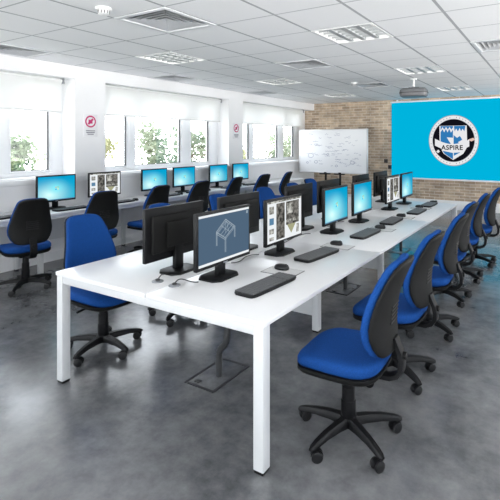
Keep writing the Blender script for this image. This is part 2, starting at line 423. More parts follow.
# ------------------------------------------------------------------ outside
b = MB(); b.box(-60, XF-.12, -30, 60, -3.4, -3.2, M['lawn']); struct(b.build('lawn', smooth=False))
def tree(x, y, ztop, rad, mat, label, seed):
    r = random.Random(seed)
    t = thing('garden_tree', label, 'tree', (x, y, -3.2), 0, 'trees outside the windows')
    H = ztop + 3.2
    k = MB(); k.tube([(0, 0, 0), (.05, .05, H*.3), (-.03, .1, H*.55), (.02, 0, H*.85)], [.16, .13, .09, .03], M['bark'], 8)
    for q in range(7):
        a = r.uniform(0, 2*PI); z = H*r.uniform(.35, .7)
        k.tube([(0, .05, z), (math.cos(a)*rad*.4, math.sin(a)*rad*.4, z+H*.1), (math.cos(a)*rad*.75, math.sin(a)*rad*.75, z+H*.16)], [.05, .035, .012], M['bark'], 6)
    k.build('trunk', t)
    f = MB()
    blobs = [(r.uniform(-1, 1)*rad*.65, r.uniform(-1, 1)*rad*.66, H*r.uniform(.45, .88), rad*r.uniform(.32, .5)) for _ in range(18)]
    for q in range(7000):
        bx_, by_, bz_, br_ = r.choice(blobs)
        d = Vector((r.gauss(0, 1), r.gauss(0, 1), r.gauss(0, 1))).normalized() * br_ * r.uniform(.25, 1.08)
        c = Vector((bx_, by_, bz_)) + d
        u = Vector((r.gauss(0, 1), r.gauss(0, 1), r.gauss(0, .6))).normalized(); v = u.cross(Vector((r.gauss(0, 1), r.gauss(0, 1), r.gauss(0, 1)))).normalized()
        s = r.uniform(.06, .12)
        f.poly([c-u*s, c-v*s*.5, c+u*s, c+v*s*.5], mat)
    f.build('foliage', t, smooth=False, recalc=False)
tree(-12.6, 5.8, 2.3, 1.2, M['leaf_green'], 'green tree outside the leftmost window', 3)
tree(-13.6, 9.0, 2.4, 1.2, M['leaf_yellow'], 'yellow green tree seen through the narrow left pane of the middle window', 5)
tree(-12.2, 12.2, 2.7, 1.4, M['leaf_pale'], 'pale green tree seen through the wide pane of the middle window', 8)
tree(-12.6, 15.8, 2.2, 1.4, M['leaf_yellow'], 'yellow green tree seen through the right pane of the middle window', 9)
tree(-12.0, 19.4, 2.5, 1.5, M['leaf_pale'], 'pale green tree seen through the left half of the far window', 12)
tree(-12.5, 23.2, 2.4, 1.7, M['leaf_green'], 'green tree seen through the right half of the far window', 14)

# ------------------------------------------------------------------ ceiling fixtures
def tile(i, j): return (GX + (i+.5)*PX, GY + (j+.5)*PY)
L_lab = {(-2, 1): 'bright four-tube ceiling light nearest the camera, above the white bench',
         (-2, 5): 'four-tube ceiling light just in front of the hanging projector',
         (-2, 9): 'four-tube ceiling light closest to the top of the cyan screen',
         (-6, 1): 'four-tube ceiling light between the window row and the bench, nearest the camera',
         (-6, 5): 'greenish four-tube ceiling light in the window side row, second from the camera',
         (-6, 9): 'four-tube ceiling light at the far end of the window side row above the whiteboard'}
def build_light():
    t = thing('ceiling_light', 'four-tube louvred ceiling light', 'ceiling light', (0, 0, HC), 0, 'louvred ceiling lights')
    hx, hy = PX/2-.004, PY/2-.004
    f = MB(); m = M['white_plastic']
    for q in ((-hx, -hx+.025, -hy, hy), (hx-.025, hx, -hy, hy), (-hx+.025, hx-.025, -hy, -hy+.025), (-hx+.025, hx-.025, hy-.025, hy)):
        f.box(*q, -.006, .10, m)
    f.box(-hx, hx, -hy, hy, .10, .112, M['louvre']); f.build('housing', t, smooth=False)
    lv = MB()
    w = (2*hx-.05)/4
    for k in range(5):
        x = -hx+.025+k*w
        if 0 < k < 4:
            lv.poly([(x-.026, -hy+.025, .0), (x+.026, -hy+.025, .0), (x+.004, -hy+.025, .085), (x-.004, -hy+.025, .085)], M['louvre'], (0, 2*hy-.05, 0))
    for q in range(1, 6):
        y = -hy+.025 + q*(2*hy-.05)/6
        lv.box(-hx+.025, hx-.025, y-.002, y+.002, .004, .026, M['louvre'])
    lv.build('louvre', t, smooth=False)
    for k in range(4):
        x = -hx+.025+(k+.5)*w
        u = MB(); u.tube([(x, -hy+.04, .070), (x, hy-.04, .070)], .016, M['tube'], 10); u.build('tube', t)
    return t
L0 = None
for (i, j) in FIX_L:
    x, y = tile(i, j)
    if (i, j) in L_lab: lab = L_lab[(i, j)]
    else: continue
    if L0 is None: L0 = build_light(); L0.location = (x, y, HC); L0['label'] = lab
    else: dup(L0, (x, y, HC), 0, lab)
# lights and diffusers the photograph does not show still light the rest of the room
for (i, j) in FIX_L:
    if (i, j) in L_lab: continue
    x, y = tile(i, j)
    where = {-6: 'window side row', -2: 'middle row', 2: 'right hand row'}[i]
    rowname = {-7: 'far behind the camera', -3: 'just behind the camera', 1: 'right of the bench front end', 5: 'right of the bench far end', 9: 'right of the cyan screen'}[j]
    dup(L0, (x, y, HC), 0, 'four-tube ceiling light of the %s, %s' % (where, rowname))

D_lab = {(-4, -1): 'large four-way air diffuser in the ceiling at the top left, nearest the camera',
         (-4, 3): 'four-way air diffuser in the ceiling above the middle of the white bench',
         (-4, 7): 'dark four-way air diffuser in the ceiling beside the far smoke detector',
         (-8, -1): 'four-way air diffuser in the ceiling at the left edge above the first blind',
         (-8, 3): 'four-way air diffuser in the ceiling close to the middle window',
         (-8, 7): 'four-way air diffuser in the ceiling close to the far window',
         (0, 3): 'four-way air diffuser in the ceiling at the right edge of the view'}
def build_diff():
    t = thing('air_diffuser', 'd', 'air vent', (0, 0, HC), 0, 'four-way ceiling air diffusers')
    hx, hy = PX/2-.004, PY/2-.004
    f = MB(); m = M['diffuser_frame']
    for q in ((-hx, -hx+.045, -hy, hy), (hx-.045, hx, -hy, hy), (-hx+.045, hx-.045, -hy, -hy+.045), (-hx+.045, hx-.045, hy-.045, hy)):
        f.box(*q, -.008, .02, m, .003)
    f.build('frame', t)
    f = MB(); f.box(-hx, hx, -hy, hy, .12, .13, M['dark_void'])
    for q in ((-hx, -hx+.01, -hy, hy), (hx-.01, hx, -hy, hy), (-hx+.01, hx-.01, -hy, -hy+.01), (-hx+.01, hx-.01, hy-.01, hy)): f.box(*q, .02, .12, M['dark_void'])
    f.build('plenum', t, smooth=False)
    for k in range(4):                                   # one set of slanted vanes per side
        v = MB(); a = hx - .05
        for q in range(5):
            r0 = a*(1 - q*.19); r1 = r0 - .052
            # vane slopes inwards and up, mitred at the diagonals
            p = [(-r0, -r0, .0), (r0, -r0, .0), (r1, -r1, .045), (-r1, -r1, .045)]
            v.poly(p, M['diffuser'], (0, -.004, .003))
        bmesh.ops.rotate(v.bm, verts=v.bm.verts, cent=(0, 0, 0), matrix=Matrix.Rotation(k*PI/2, 3, 'Z'))
        v.build('vane_set', t, smooth=False)
    return t
D0 = None
for (i, j) in FIX_D:
    x, y = tile(i, j)
    lab = D_lab.get((i, j))
    if lab is None:
        where = {-8: 'window side', -4: 'middle', 0: 'right of the bench', 4: 'far right side'}[i]
        rowname = {-5: 'behind the camera', -1: 'beside the camera', 3: 'level with the middle of the bench', 7: 'beyond the far end of the bench'}[j]
        lab = 'four-way ceiling air diffuser, %s, %s' % (where, rowname)
    if D0 is None: D0 = build_diff(); D0.location = (x, y, HC); D0['label'] = lab
    else: dup(D0, (x, y, HC), 0, lab)

def detector(x, y, label, slots):
    t = thing('smoke_detector', label, 'smoke detector', (x, y, HC), 0)
    f = MB(); f.lathe([(.062, 0), (.064, -.012), (.058, -.022)], M['white_plastic'], 24); f.build('base', t)
    f = MB(); f.lathe([(.044, -.022), (.044, -.052), (.030, -.060)], M['white_plastic'], 24); f.build('head', t)
    f = MB()
    for k in range(slots):
        a = 2*PI*k/slots
        f.box(.040, .0465, -.005, .005, -.050, -.026, M['dark_void'], mtx=Matrix.Rotation(a, 4, 'Z'))
    f.build('slot', t, smooth=False)
detector(-3.18, 2.33, 'white slotted smoke detector at the top left, beside the nearest air diffuser', 12)
detector(-3.18, 7.52, 'small white smoke detector on the ceiling far above the bench', 12)

# projector hanging from the ceiling
t = thing('projector', 'grey projector hanging from the ceiling in front of the cyan screen', 'projector', (-2.12, 7.62, 2.41), .12)
f = MB()
f.rings([superring(0, 0, z, a, c, 32, 4) for z, a, c in ((-.02, .20, .145), (.0, .225, .165), (.055, .235, .172), (.10, .225, .165), (.125, .20, .14))], M['grey_metal'])
f.build('body', t)
f = MB(); f.rings([superring(0, 0, z, a, c, 32, 4) for z, a, c in ((.042, .2365, .1735), (.058, .2375, .1745))], M['dark_grey']); f.build('trim_band', t)
f = MB(); f.tube([(.10, .15, .05), (.10, .19, .05)], .042, M['dark_grey'], 18); f.tube([(.10, .188, .05), (.10, .192, .05)], .034, M['lens'], 18); f.build('lens', t)
f = MB()
for k in range(7): f.box(-.17+.024*k, -.158+.024*k, -.178, -.168, .01, .04, M['dark_void'])
f.build('vent', t, smooth=False)
f = MB(); f.tube([(0, 0, .145), (0, 0, .275)], .017, M['white_plastic'], 12); f.lathe([(.055, .272), (.055, .289)], M['white_plastic'], 20); f.build('mount_pole', t)
f = MB(); f.box(-.09, .09, -.02, .02, .125, .15, M['grey_plastic'], .005); f.box(-.02, .02, -.09, .09, .125, .15, M['grey_plastic'], .005); f.build('mount_bracket', t)

# ------------------------------------------------------------------ back wall: screen with emblem, whiteboard, sockets
t = thing('projection_screen', 'wide cyan projection screen with a round shield emblem on the brick wall', 'screen', (-1.98, YB-.0005, .735))
SX0, SX1, SZ = -3.649+1.98, 1.66, 1.885
f = MB(); f.box(SX0, SX1, -.035, 0, 0, SZ, M['projection']); f.build('screen_surface', t, smooth=False)
f = MB(); f.box(SX0, SX1, -.05, 0, -.04, 0, M['white_trim'], .006); f.build('bottom_batten', t)
f = MB(); f.tube([(SX0-.03, -.03, SZ+.02), (SX1+.03, -.03, SZ+.02)], .022, M['white_trim'], 12); f.build('top_roller', t)
for k in (0, 1):
    x = (SX0+.15, SX1-.15)[k]; f = MB(); f.box(x-.02, x+.02, -.05, -.01, SZ+.03, 2.70-.735-.001, M['white_trim'], .003); f.build('hanging_bracket', t)
lx, lz, ra, rb = -.155, 1.66-.735, .575, .610           # emblem centre and radii
def ell(k, n=72): return [(lx + ra*k*math.cos(2*PI*q/n), 0, lz + rb*k*math.sin(2*PI*q/n)) for q in range(n)]
def lay(pts, y): return [(p[0], y, p[2]) for p in pts]
em = bpy.data.objects.new('emblem', None)
f = MB(); f.poly(lay(ell(1), -.037), M['logo_grey']); f.poly(lay(ell(.975), -.038), M['logo_white']); f.poly(lay(ell(.845), -.039), M['logo_grey']); f.poly(lay(ell(.83), -.040), M['logo_black'])
for q in range(44):
    a = 2*PI*q/44
    if q % 11 == 0: continue
    c = (lx + ra*.905*math.cos(a), lz + rb*.905*math.sin(a)); w, h = .016, .026
    ca, sa = math.sin(a), -math.cos(a)
    pts = [(c[0] + u*w*ca - v*h*sa*0 + v*h*math.cos(a), -.0395, c[1] + u*w*sa + v*h*math.sin(a)) for u, v in ((-.5, -.5), (.5, -.5), (.5, .5), (-.5, .5))]
    f.poly(pts, M['logo_grey'])
emb = f.build('emblem', t, smooth=False, recalc=False)
def lp(px, py, y): return (lx + (px-235)/175*ra, y, lz - (py-255)/185*rb)
f = MB()
f.poly([lp(*q, -.042) for q in ((138, 148), (328, 148), (332, 300), (305, 350), (235, 396), (168, 350), (140, 300))], M['logo_white'])
f.poly([lp(*q, -.043) for q in ((146, 195), (160, 172), (172, 196), (184, 170), (196, 196), (208, 170), (220, 198), (234, 176), (234, 235), (190, 232), (222, 285), (146, 285))], M['logo_blue'])
f.poly([lp(*q, -.043) for q in ((146, 150), (234, 150), (234, 160), (222, 176), (210, 156), (198, 176), (186, 156), (172, 176), (160, 156), (146, 180))], M['logo_blue'])
f.poly([lp(*q, -.043) for q in ((240, 150), (320, 150), (312, 190), (300, 170), (290, 190), (280, 165), (268, 190), (256, 168), (246, 190))], M['logo_blue'])
f.poly([lp(*q, -.043) for q in ((238, 215), (262, 236), (282, 222), (298, 250), (268, 268), (300, 288), (238, 288))], M['logo_blue'])
f.poly([lp(*q, -.043) for q in ((160, 330), (234, 345), (234, 392), (176, 352))], M['logo_blue'])
f.poly([lp(*q, -.043) for q in ((240, 344), (285, 340), (240, 366))], M['logo_blue'])
f.poly([lp(*q, -.044) for q in ((335, 250), (372, 236), (385, 250), (360, 262))], M['logo_peach'])
f.poly([lp(*q, -.044) for q in ((115, 335), (130, 322), (142, 336), (128, 348))], M['logo_white'])
f.build('shield', emb, smooth=False, recalc=False)
f = MB(); up = []; dn = []
for k in range(13):
    u = k/12; x = 106 + u*240; y = 268 + 40*math.sin(PI*u)*.9 + 6*u
    up.append(lp(x, y-26, -.046)); dn.append(lp(x, y+24, -.046))
f.poly(up + dn[::-1], M['logo_white']); ban = f.build('banner', emb, smooth=False, recalc=False)
cu = bpy.data.curves.new('lettering', 'FONT'); cu.body = 'ASPIRE'; cu.size = .155; cu.align_x = 'CENTER'; cu.extrude = .0005; cu.offset = .004; cu.space_character = 1.08
to = bpy.data.objects.new('lettering_source', cu); COL.objects.link(to)
dg = bpy.context.evaluated_depsgraph_get(); me = bpy.data.meshes.new_from_object(to.evaluated_get(dg)); bpy.data.objects.remove(to)
me.materials.clear(); me.materials.append(M['logo_black'])
o = bpy.data.objects.new('lettering', me); COL.objects.link(o); o.parent = emb; o.rotation_euler = (PI/2, 0, 0); c = lp(227, 322, -.049); o.location = c

for k, (x, z) in enumerate(((-3.81, 1.135), (-3.70, .985))):
    t = thing('wall_switch' if k == 0 else 'wall_socket', ('small dark switch plate on the brick left of the cyan screen, upper of two', 'small dark socket plate on the brick left of the cyan screen, lower of two')[k], 'switch' if k == 0 else 'socket', (x, YB, z))
    f = MB(); f.box(-.05, .05, -.012, 0, -.05, .05, M['socket'], .004); f.build('plate', t)
    f = MB(); f.box(-.02, .02, -.018, -.010, -.02, .02, M['dark_grey'], .003); f.build('rocker', t)

t = thing('mobile_whiteboard', 'white board covered with faint notes on a twin-post stand by the far window', 'whiteboard', (-4.84, 10.05, 0), 0)
bw, z0, z1 = .925, .865, 1.925
f = MB(); f.box(-bw, bw, -.012, .012, z0, z1, M['board']); f.build('board_panel', t, smooth=False)
f = MB()
for q in ((-bw-.02, -bw+.015, z0-.02, z1+.02), (bw-.015, bw+.02, z0-.02, z1+.02), (-bw+.015, bw-.015, z0-.02, z0+.012), (-bw+.015, bw-.015, z1-.012, z1+.02)):
    f.box(q[0], q[1], -.02, .02, q[2], q[3], M['board_frame'], .004)
f.build('frame', t)
for x in (-.20, .20):
    f = MB(); f.box(x-.022, x+.022, .022, .06, .04, 1.2, M['black'], .004); f.build('post', t)
    f = MB(); f.box(x-.02, x+.02, -.26, .30, .045, .075, M['black'], .006); foot = f.build('foot', t)
    f = MB()
    for y in (-.24, .28): f.tube([(x-.014, y, .025), (x+.014, y, .025)], .025, M['black'], 14)
    f.build('wheel', foot)
for x in (-.20, .20):
    f = MB(); f.box(x-.14, x+.14, -.05, .03, z0-.05, z0-.022, M['black'], .006); f.box(x-.02, x+.05, -.03, .02, z0-.024, z0+.004, M['black'], .004); f.build('clamp_bracket', t)
f = MB(); f.box(-.22, .22, .03, .05, .30, .34, M['black'], .004); f.build('crossbar', t)
f = MB(); r = random.Random(21)
def stroke(pts, w, y=-.0135):
    for (x0, zz0), (x1, zz1) in zip(pts, pts[1:]):
        d = Vector((x1-x0, 0, zz1-zz0)); L = d.length
        if L < 1e-5: continue
        n = Vector((-d.z, 0, d.x)) / L * w/2; a = Vector((x0, y, zz0)); c = Vector((x1, y, zz1))
        f.poly([a-n, c-n, c+n, a+n], M['ink'])
for k in range(60):                                      # illegible jotted notes
    x = r.uniform(-.75, .72); z = r.uniform(.98, 1.84); n = r.randint(4, 12); pts = [(x, z)]
    for q in range(n): pts.append((pts[-1][0] + r.uniform(.008, .022), z + r.uniform(-.016, .016)))
    stroke(pts, .006)
for x, z, s in ((-.7, 1.1, .03), (-.12, 1.31, .035), (.12, 1.03, .035), (-.45, 1.12, .05), (.55, 1.12, .06), (-.6, 1.28, .08)):
    stroke([(x + s*math.cos(a*.7), z + s*.7*math.sin(a*.7)) for a in range(10)], .010)
f.build('marker_writing', t, smooth=False, recalc=False)

# sign plates on the pillars
def sign(y, z, label):
    t = thing('no_entry_sign', label, 'sign', (XW, y, z), 0, 'small round-symbol notices on the pillars')
    w, h = .115, .165
    f = MB(); f.box(0, .006, -w, w, -h, h, M['paper'], .002); f.build('plate', t)
    f = MB(); n = 32; c = .06
    ring = lambda rr, x: [(x, rr*math.cos(2*PI*k/n), c + rr*math.sin(2*PI*k/n)) for k in range(n)]
    f.poly(ring(.088, .0075), M['magenta']); f.poly(ring(.066, .0085), M['paper'])
    f.poly([(.0095, -.05, c-.028), (.0095, -.028, c-.05), (.0095, .05, c+.028), (.0095, .028, c+.05)], M['magenta'])
    f.poly([(.009, -.034, c-.02), (.009, -.004, c-.03), (.009, .03, c-.03), (.009, .03, c+.01), (.009, .004, c+.022), (.009, -.034, c+.03)], M['magenta'])
    f.build('symbol', t, smooth=False, recalc=False)
    f = MB()
    for zz, ww in ((-.075, .075), (-.10, .07), (-.125, .05)): f.poly([(.0075, -ww, zz-.008), (.0075, ww, zz-.008), (.0075, ww, zz+.006), (.0075, -ww, zz+.006)], M['print'])
    f.build('caption_lines', t, smooth=False, recalc=False)
sign(4.105, 1.855, 'magenta prohibition notice on the pillar left of the middle window')
sign(7.55, 1.855, 'magenta prohibition notice on the pillar right of the middle window')

# ------------------------------------------------------------------ benches
TZ = .74
BX0, BX1, BY0, BY1 = -2.892, -1.205, 1.750, 6.56
bench = thing('bench_desk', 'long white six-place bench desk in the middle of the room', 'desk', (0, 0, 0))
for k in range(3):
    y0 = BY0 + k*(BY1-BY0)/3; y1 = BY0 + (k+1)*(BY1-BY0)/3
    for a, c in ((BX0, -2.027), (-2.019, BX1)):
        f = MB(); f.box(a, c, y0+.0006, y1-.0006, TZ-.025, TZ, M['desk'], .003); f.build('desktop', bench)
f = MB(); m = M['desk_metal']
for y in (BY0+.012, BY1-.052): f.box(BX0+.06, BX1-.06, y, y+.04, TZ-.075, TZ-.025, m, .003)
for x in (BX0+.10, -2.16, -1.93, BX1-.14): f.box(x, x+.04, BY0+.04, BY1-.04, TZ-.065, TZ-.027, m, .003)
f.build('frame_beam', bench)
for x in (BX0+.006, BX1-.066):
    for y in (BY0+.006, BY1-.066):
        f = MB(); f.box(x, x+.06, y, y+.06, .014, TZ-.025, m, .004); lg = f.build('leg', bench)
        f = MB(); f.box(x+.004, x+.056, y+.004, y+.056, 0, .014, M['black']); f.build('foot', lg)
for y in (BY0+1.6, BY0+3.2):
    for x in (-1.79, -2.31):
        f = MB(); f.box(x, x+.06, y-.03, y+.03, .014, TZ-.027, m, .004); lg = f.build('leg', bench)
        f = MB(); f.box(x+.004, x+.056, y-.026, y+.026, 0, .014, M['black']); f.build('foot', lg)
    f = MB(); f.box(-2.25, -1.79, y-.012, y+.012, .13, TZ-.03, m, .003); f.build('end_panel', bench)

WX0, WX1, WY0, WY1 = XW+.02, -5.285, -1.76, 9.44
wb = thing('wall_desk', 'long white desk run along the window wall', 'desk', (0, 0, 0))
n = 7
for k in range(n):
    y0 = WY0 + k*1.6; y1 = y0 + 1.6
    f = MB(); f.box(WX0, WX1, y0+.001, y1-.001, TZ-.025, TZ, M['desk'], .003); f.build('desktop', wb)
f = MB()
f.box(WX1-.055, WX1-.015, WY0+.03, WY1-.03, TZ-.075, TZ-.025, m, .003); f.box(WX0+.02, WX0+.06, WY0+.03, WY1-.03, TZ-.075, TZ-.025, m, .003)
f.build('frame_beam', wb)
for k in range(n+1):
    y = WY0 + k*1.6
    y = min(max(y, WY0+.04), WY1-.04)
    for x in (WX1-.065, WX0+.01):
        f = MB(); f.box(x, x+.05, y-.025, y+.025, .014, TZ-.03, m, .003); lg = f.build('leg', wb)
        f = MB(); f.box(x+.004, x+.046, y-.02, y+.02, 0, .014, M['black']); f.build('foot', lg)
f = MB(); f.box(WX0+.005, WX0+.02, WY0+.05, WY1-.05, .30, TZ-.03, M['desk_metal']); f.build('modesty_panel', wb, smooth=False)

# ------------------------------------------------------------------ monitors
MW, MH = .265, .345       # half width, height
def build_monitor(kind, name='monitor'):
    t = thing(name, 'm', 'monitor', (0, 0, TZ))
    f = MB(); z0 = .095
    f.box(.035, .062, -MW, MW, z0, z0+MH, M['black'], .004)
    f.box(.012, .036, -MW+.045, MW-.045, z0+.05, z0+MH-.05, M['black_soft'], .010)
    f.box(-.004, .013, -.11, .11, z0+.08, z0+MH-.10, M['black_soft'], .008)
    f.build('housing', t)
    bz = .017
    y0, y1, a, c = -MW+bz, MW-bz, z0+bz+.004, z0+MH-bz
    s = MB(); X = .0628
    # viewed from the front (+X side, Y to the right)
    if kind == 'wallpaper':
        s.quad_uv([(X, y0, a), (X, y1, a), (X, y1, c), (X, y0, c)], M['wallpaper'])
    else:
        s.poly([(X, y0, a), (X, y1, a), (X, y1, c), (X, y0, c)], M['px_slate'] if kind == 'cad' else M['px_white'])
    scr = s.build('screen', t, smooth=False, recalc=False)
    W, H = y1-y0, c-a
    P = lambda u, v, dx=.0006: (X+dx, y0+u*W, a+v*H)
    def rect(mb, u0, u1, v0, v1, mt, dx=.0006): mb.poly([P(u0, v0, dx), P(u1, v0, dx), P(u1, v1, dx), P(u0, v1, dx)], mt)
    if kind == 'wallpaper':
        g = MB()
        for (u, v, mt) in ((-1, 1, 'px_red'), (1, 1, 'px_green'), (-1, -1, 'px_cyan'), (1, -1, 'px_yellow')):
            cu_, cv = .5+u*.028, .50+v*.04; d = .019; e = .028
            sk = .012
            g.poly([P(cu_-d, cv-e+sk*u), P(cu_+d, cv-e+.3*sk*u), P(cu_+d, cv+e+.3*sk*u), P(cu_-d, cv+e+sk*u)], M[mt])
        g.build('four_pane_emblem', scr, smooth=False, recalc=False)
        g = MB(); rect(g, 0, 1, 0, .035, M['px_blue']); g.build('task_bar', scr, smooth=False, recalc=False)
    elif kind == 'cad':
        g = MB(); rect(g, 0, 1, .955, 1, M['px_white']); g.build('title_bar', scr, smooth=False, recalc=False)
        g = MB(); rect(g, 0, 1, 0, .05, M['px_white']); g.build('status_bar', scr, smooth=False, recalc=False)
        g = MB(); rect(g, .94, .975, .87, .93, M['px_line']); g.build('view_icon', scr, smooth=False, recalc=False)
        g = MB()
        def ln(p, q, w=.007):
            d = Vector((q[0]-p[0], (q[1]-p[1])*H/W)); d.normalize(); nx, ny = -d.y*w/2, d.x*w/2*W/H
            g.poly([P(p[0]-nx, p[1]-ny), P(q[0]-nx, q[1]-ny), P(q[0]+nx, q[1]+ny), P(p[0]+nx, p[1]+ny)], M['px_line'])
        A, B_, C_, D_ = (.32, .62), (.50, .84), (.68, .66), (.49, .46)
        for p, q in ((A, B_), (B_, C_), (C_, D_), (D_, A)):
            ln(p, q, .011); ln((p[0], p[1]-.04), (q[0], q[1]-.04))
        for p, l in ((A, .28), (C_, .24), (D_, .30)): ln(p, (p[0], p[1]-l), .010); ln((p[0]+.018, p[1]), (p[0]+.018, p[1]-l), .006)
        ln((.41, .73), (.585, .56)); ln((.40, .54), (.59, .75)); ln((.52, .80), (.56, .58)); ln((.5, .84), (.5, .55), .006); ln((.36, .60), (.52, .78), .006); ln((.45, .50), (.63, .70), .006)
        g.build('wireframe_drawing', scr, smooth=False, recalc=False)
    else:
        g = MB()
        rect(g, 0, 1, .955, 1, M['px_photo2'])
        for v0, v1, mt in ((.70, .88, 'px_photo2'), (.44, .60, 'px_blue'), (.22, .34, 'px_photo2'), (.06, .14, 'px_photo2')): rect(g, .05, .17, v0, v1, M[mt])
        rect(g, .24, .48, .04, .93, M['px_photo']); rect(g, .52, .92, .34, .93, M['px_photo'])
        rect(g, .55, .72, .62, .88, M['px_photo2'], .0009); rect(g, .52, .92, .40, .47, M['px_photo2'], .0009)
        g.poly([P(.55, .34), P(.68, .10), P(.82, .34)], M['px_olive']); rect(g, .84, .92, .08, .30, M['px_photo2'])
        g.build('picture_tiles', scr, smooth=False, recalc=False)
    f = MB(); f.box(.0, .036, -.035, .035, .015, z0+.12, M['black'], .006); f.build('neck', t)
    f = MB()
    o = [(-.085, -.075), (-.085, .075), (-.05, .125), (.06, .125), (.10, .085), (.10, -.085), (.06, -.125), (-.05, -.125)]
    f.rings([[(x, y, 0) for x, y in o], [(x, y, .010) for x, y in o], [(x*.93, y*.93, .016) for x, y in o]], M['black']); f.build('foot', t)
    f = MB(); f.box(.062, .0645, -.02, .02, z0+.004, z0+.012, M['grey_plastic']); f.build('front_badge', t, smooth=False)
    return t
mon = {k: build_monitor(k) for k in ('cad', 'photo', 'wallpaper')}
used = set()
def place_monitor(kind, x, y, rz, label, group):
    src = mon[kind]
    if kind not in used:
        used.add(kind); src.location = (x, y, TZ); src.rotation_euler = (0, 0, rz); src['label'] = label; src['group'] = group; return src
    return dup(src, (x, y, TZ), rz, label, group)
RM = [(2.22, 'cad', 'black monitor showing a wireframe table drawing on the bench'),
      (2.945, 'photo', 'black monitor showing photo panels, second from the camera on the right bench edge'),
      (3.885, 'wallpaper', 'black cyan-screened monitor, third from the camera on the right bench edge'),
      (4.56, 'wallpaper', 'black cyan-screened monitor, fourth from the camera on the right bench edge'),
      (5.60, 'photo', 'black monitor showing photo panels, fifth from the camera on the right bench edge'),
      (6.23, 'wallpaper', 'black cyan-screened monitor at the far end of the right bench edge')]
for y, k, lab in RM: place_monitor(k, -1.885, y, 0, lab, 'monitors on the right side of the bench')
BM = [(2.195, 'nearest the camera'), (2.91, 'second from the camera'), (3.89, 'third from the camera'), (4.56, 'fourth from the camera'), (5.53, 'fifth from the camera'), (6.29, 'farthest from the camera')]
for y, w in BM: place_monitor('wallpaper', -2.195, y, PI, 'black monitor seen from behind on the bench, ' + w, 'monitors seen from behind on the bench')
LM = [(2.47, 'wallpaper', 'black monitor cut by the left edge of the picture on the window desk'),
      (3.44, 'wallpaper', 'black monitor with a cyan desktop under the leftmost window'),
      (4.165, 'photo', 'black monitor showing photo panels on the window desk below the nearer notice'),
      (5.09, 'wallpaper', 'cyan-screened monitor on the window desk, nearer of the pair below the middle window'),
      (5.76, 'wallpaper', 'cyan-screened monitor on the window desk, farther of the pair below the middle window'),
      (6.68, 'wallpaper', 'cyan-screened monitor on the window desk, second from the far end'),
      (7.38, 'wallpaper', 'cyan-screened monitor on the window desk, farthest, near the far window')]
for y, k, lab in LM: place_monitor(k, -5.71, y, 0, lab, 'monitors on the window desk')

# ------------------------------------------------------------------ keyboards, mice, mats, cables
def build_keyboard():
    t = thing('keyboard', 'k', 'keyboard', (0, 0, TZ))
    f = MB(); f.rings([superring(0, 0, z, a, c, 36, 8) for z, a, c in ((0, .074, .222), (.012, .078, .226), (.019, .076, .224))], M['black']); f.build('case', t)
    f = MB()
    for r_ in range(6):
        x = -.058 + r_*.0232; k = 0; y = -.212
        while y < .205:
            w = .0185
            if r_ == 5 and abs(y+.05) < .06: w = .12
            f.box(x-.009, x+.009, y, y+w-.002, .018, .0245, M['key']); y += w + .0015
            if y > .10 and y < .115: y = .118
    f.build('keys', t, smooth=False)
    return t
kb = build_keyboard(); first = [True]
def place_kb(x, y, rz, label, group):
    if first[0]: first[0] = False; kb.location = (x, y, TZ); kb.rotation_euler = (0, 0, rz); kb['label'] = label; kb['group'] = group
    else: dup(kb, (x, y, TZ), rz, label, group)
ordn = ['nearest the camera', 'second from the camera', 'third from the camera', 'fourth from the camera', 'fifth from the camera', 'at the far end']
KY = [(-1.50, 2.215, -.06), (-1.575, 3.01, -.10), (-1.545, 3.93, -.02), (-1.555, 4.72, .02), (-1.50, 5.53, 0), (-1.52, 6.22, .0)]
for (x, y, a), w in zip(KY, ordn): place_kb(x, y, a, 'black keyboard on the white bench, ' + w, 'keyboards on the right side of the bench')
LKY = [2.60, 3.50, 4.24, 5.16, 5.85, 6.76, 7.46]
lord = ['at the left edge of the picture', 'under the leftmost window', 'at the photo-panel monitor', 'at the nearer middle monitor', 'at the farther middle monitor', 'second from the end', 'at the last monitor']
for y, w in zip(LKY, lord): place_kb(-5.43, y, PI*0, 'black keyboard on the window desk, ' + w, 'keyboards on the window desk')

def build_mouse():
    t = thing('mouse', 'm', 'mouse', (0, 0, TZ))
    f = MB(); rs = []
    for z, s in ((0, .92), (.008, 1), (.018, .97), (.027, .82), (.033, .55), (.035, .2)):
        rs.append(superring(-.004*(1-s), 0, z, .056*s, .032*s, 24, 2.4))
    f.rings(rs, M['black_gloss']); f.build('shell', t)
    f = MB(); f.tube([(-.034, -.004, .030), (-.034, .004, .030)], .009, M['dark_grey'], 12); f.build('wheel', t)
    f = MB(); f.box(-.052, -.012, -.0008, .0008, .022, .0345, M['dark_grey']); f.build('button_seam', t, smooth=False)
    return t
ms = build_mouse(); firstm = [True]
def place_mouse(x, y, z, rz, label, group):
    if firstm[0]: firstm[0] = False; ms.location = (x, y, z); ms.rotation_euler = (0, 0, rz); ms['label'] = label; ms['group'] = group
    else: dup(ms, (x, y, z), rz, label, group)
MS = [(-1.61, 2.555, 0), (-1.60, 3.40, 0), (-1.53, 4.28, 0), (-1.565, 5.09, 0), (-1.575, 5.93, 0), (-1.53, 6.52, 0)]
mlab = ['on the mat beside the nearest keyboard', 'beside the second keyboard from the camera', 'beside the third keyboard from the camera', 'beside the fourth keyboard from the camera', 'beside the fifth keyboard from the camera', 'at the far end of the bench']
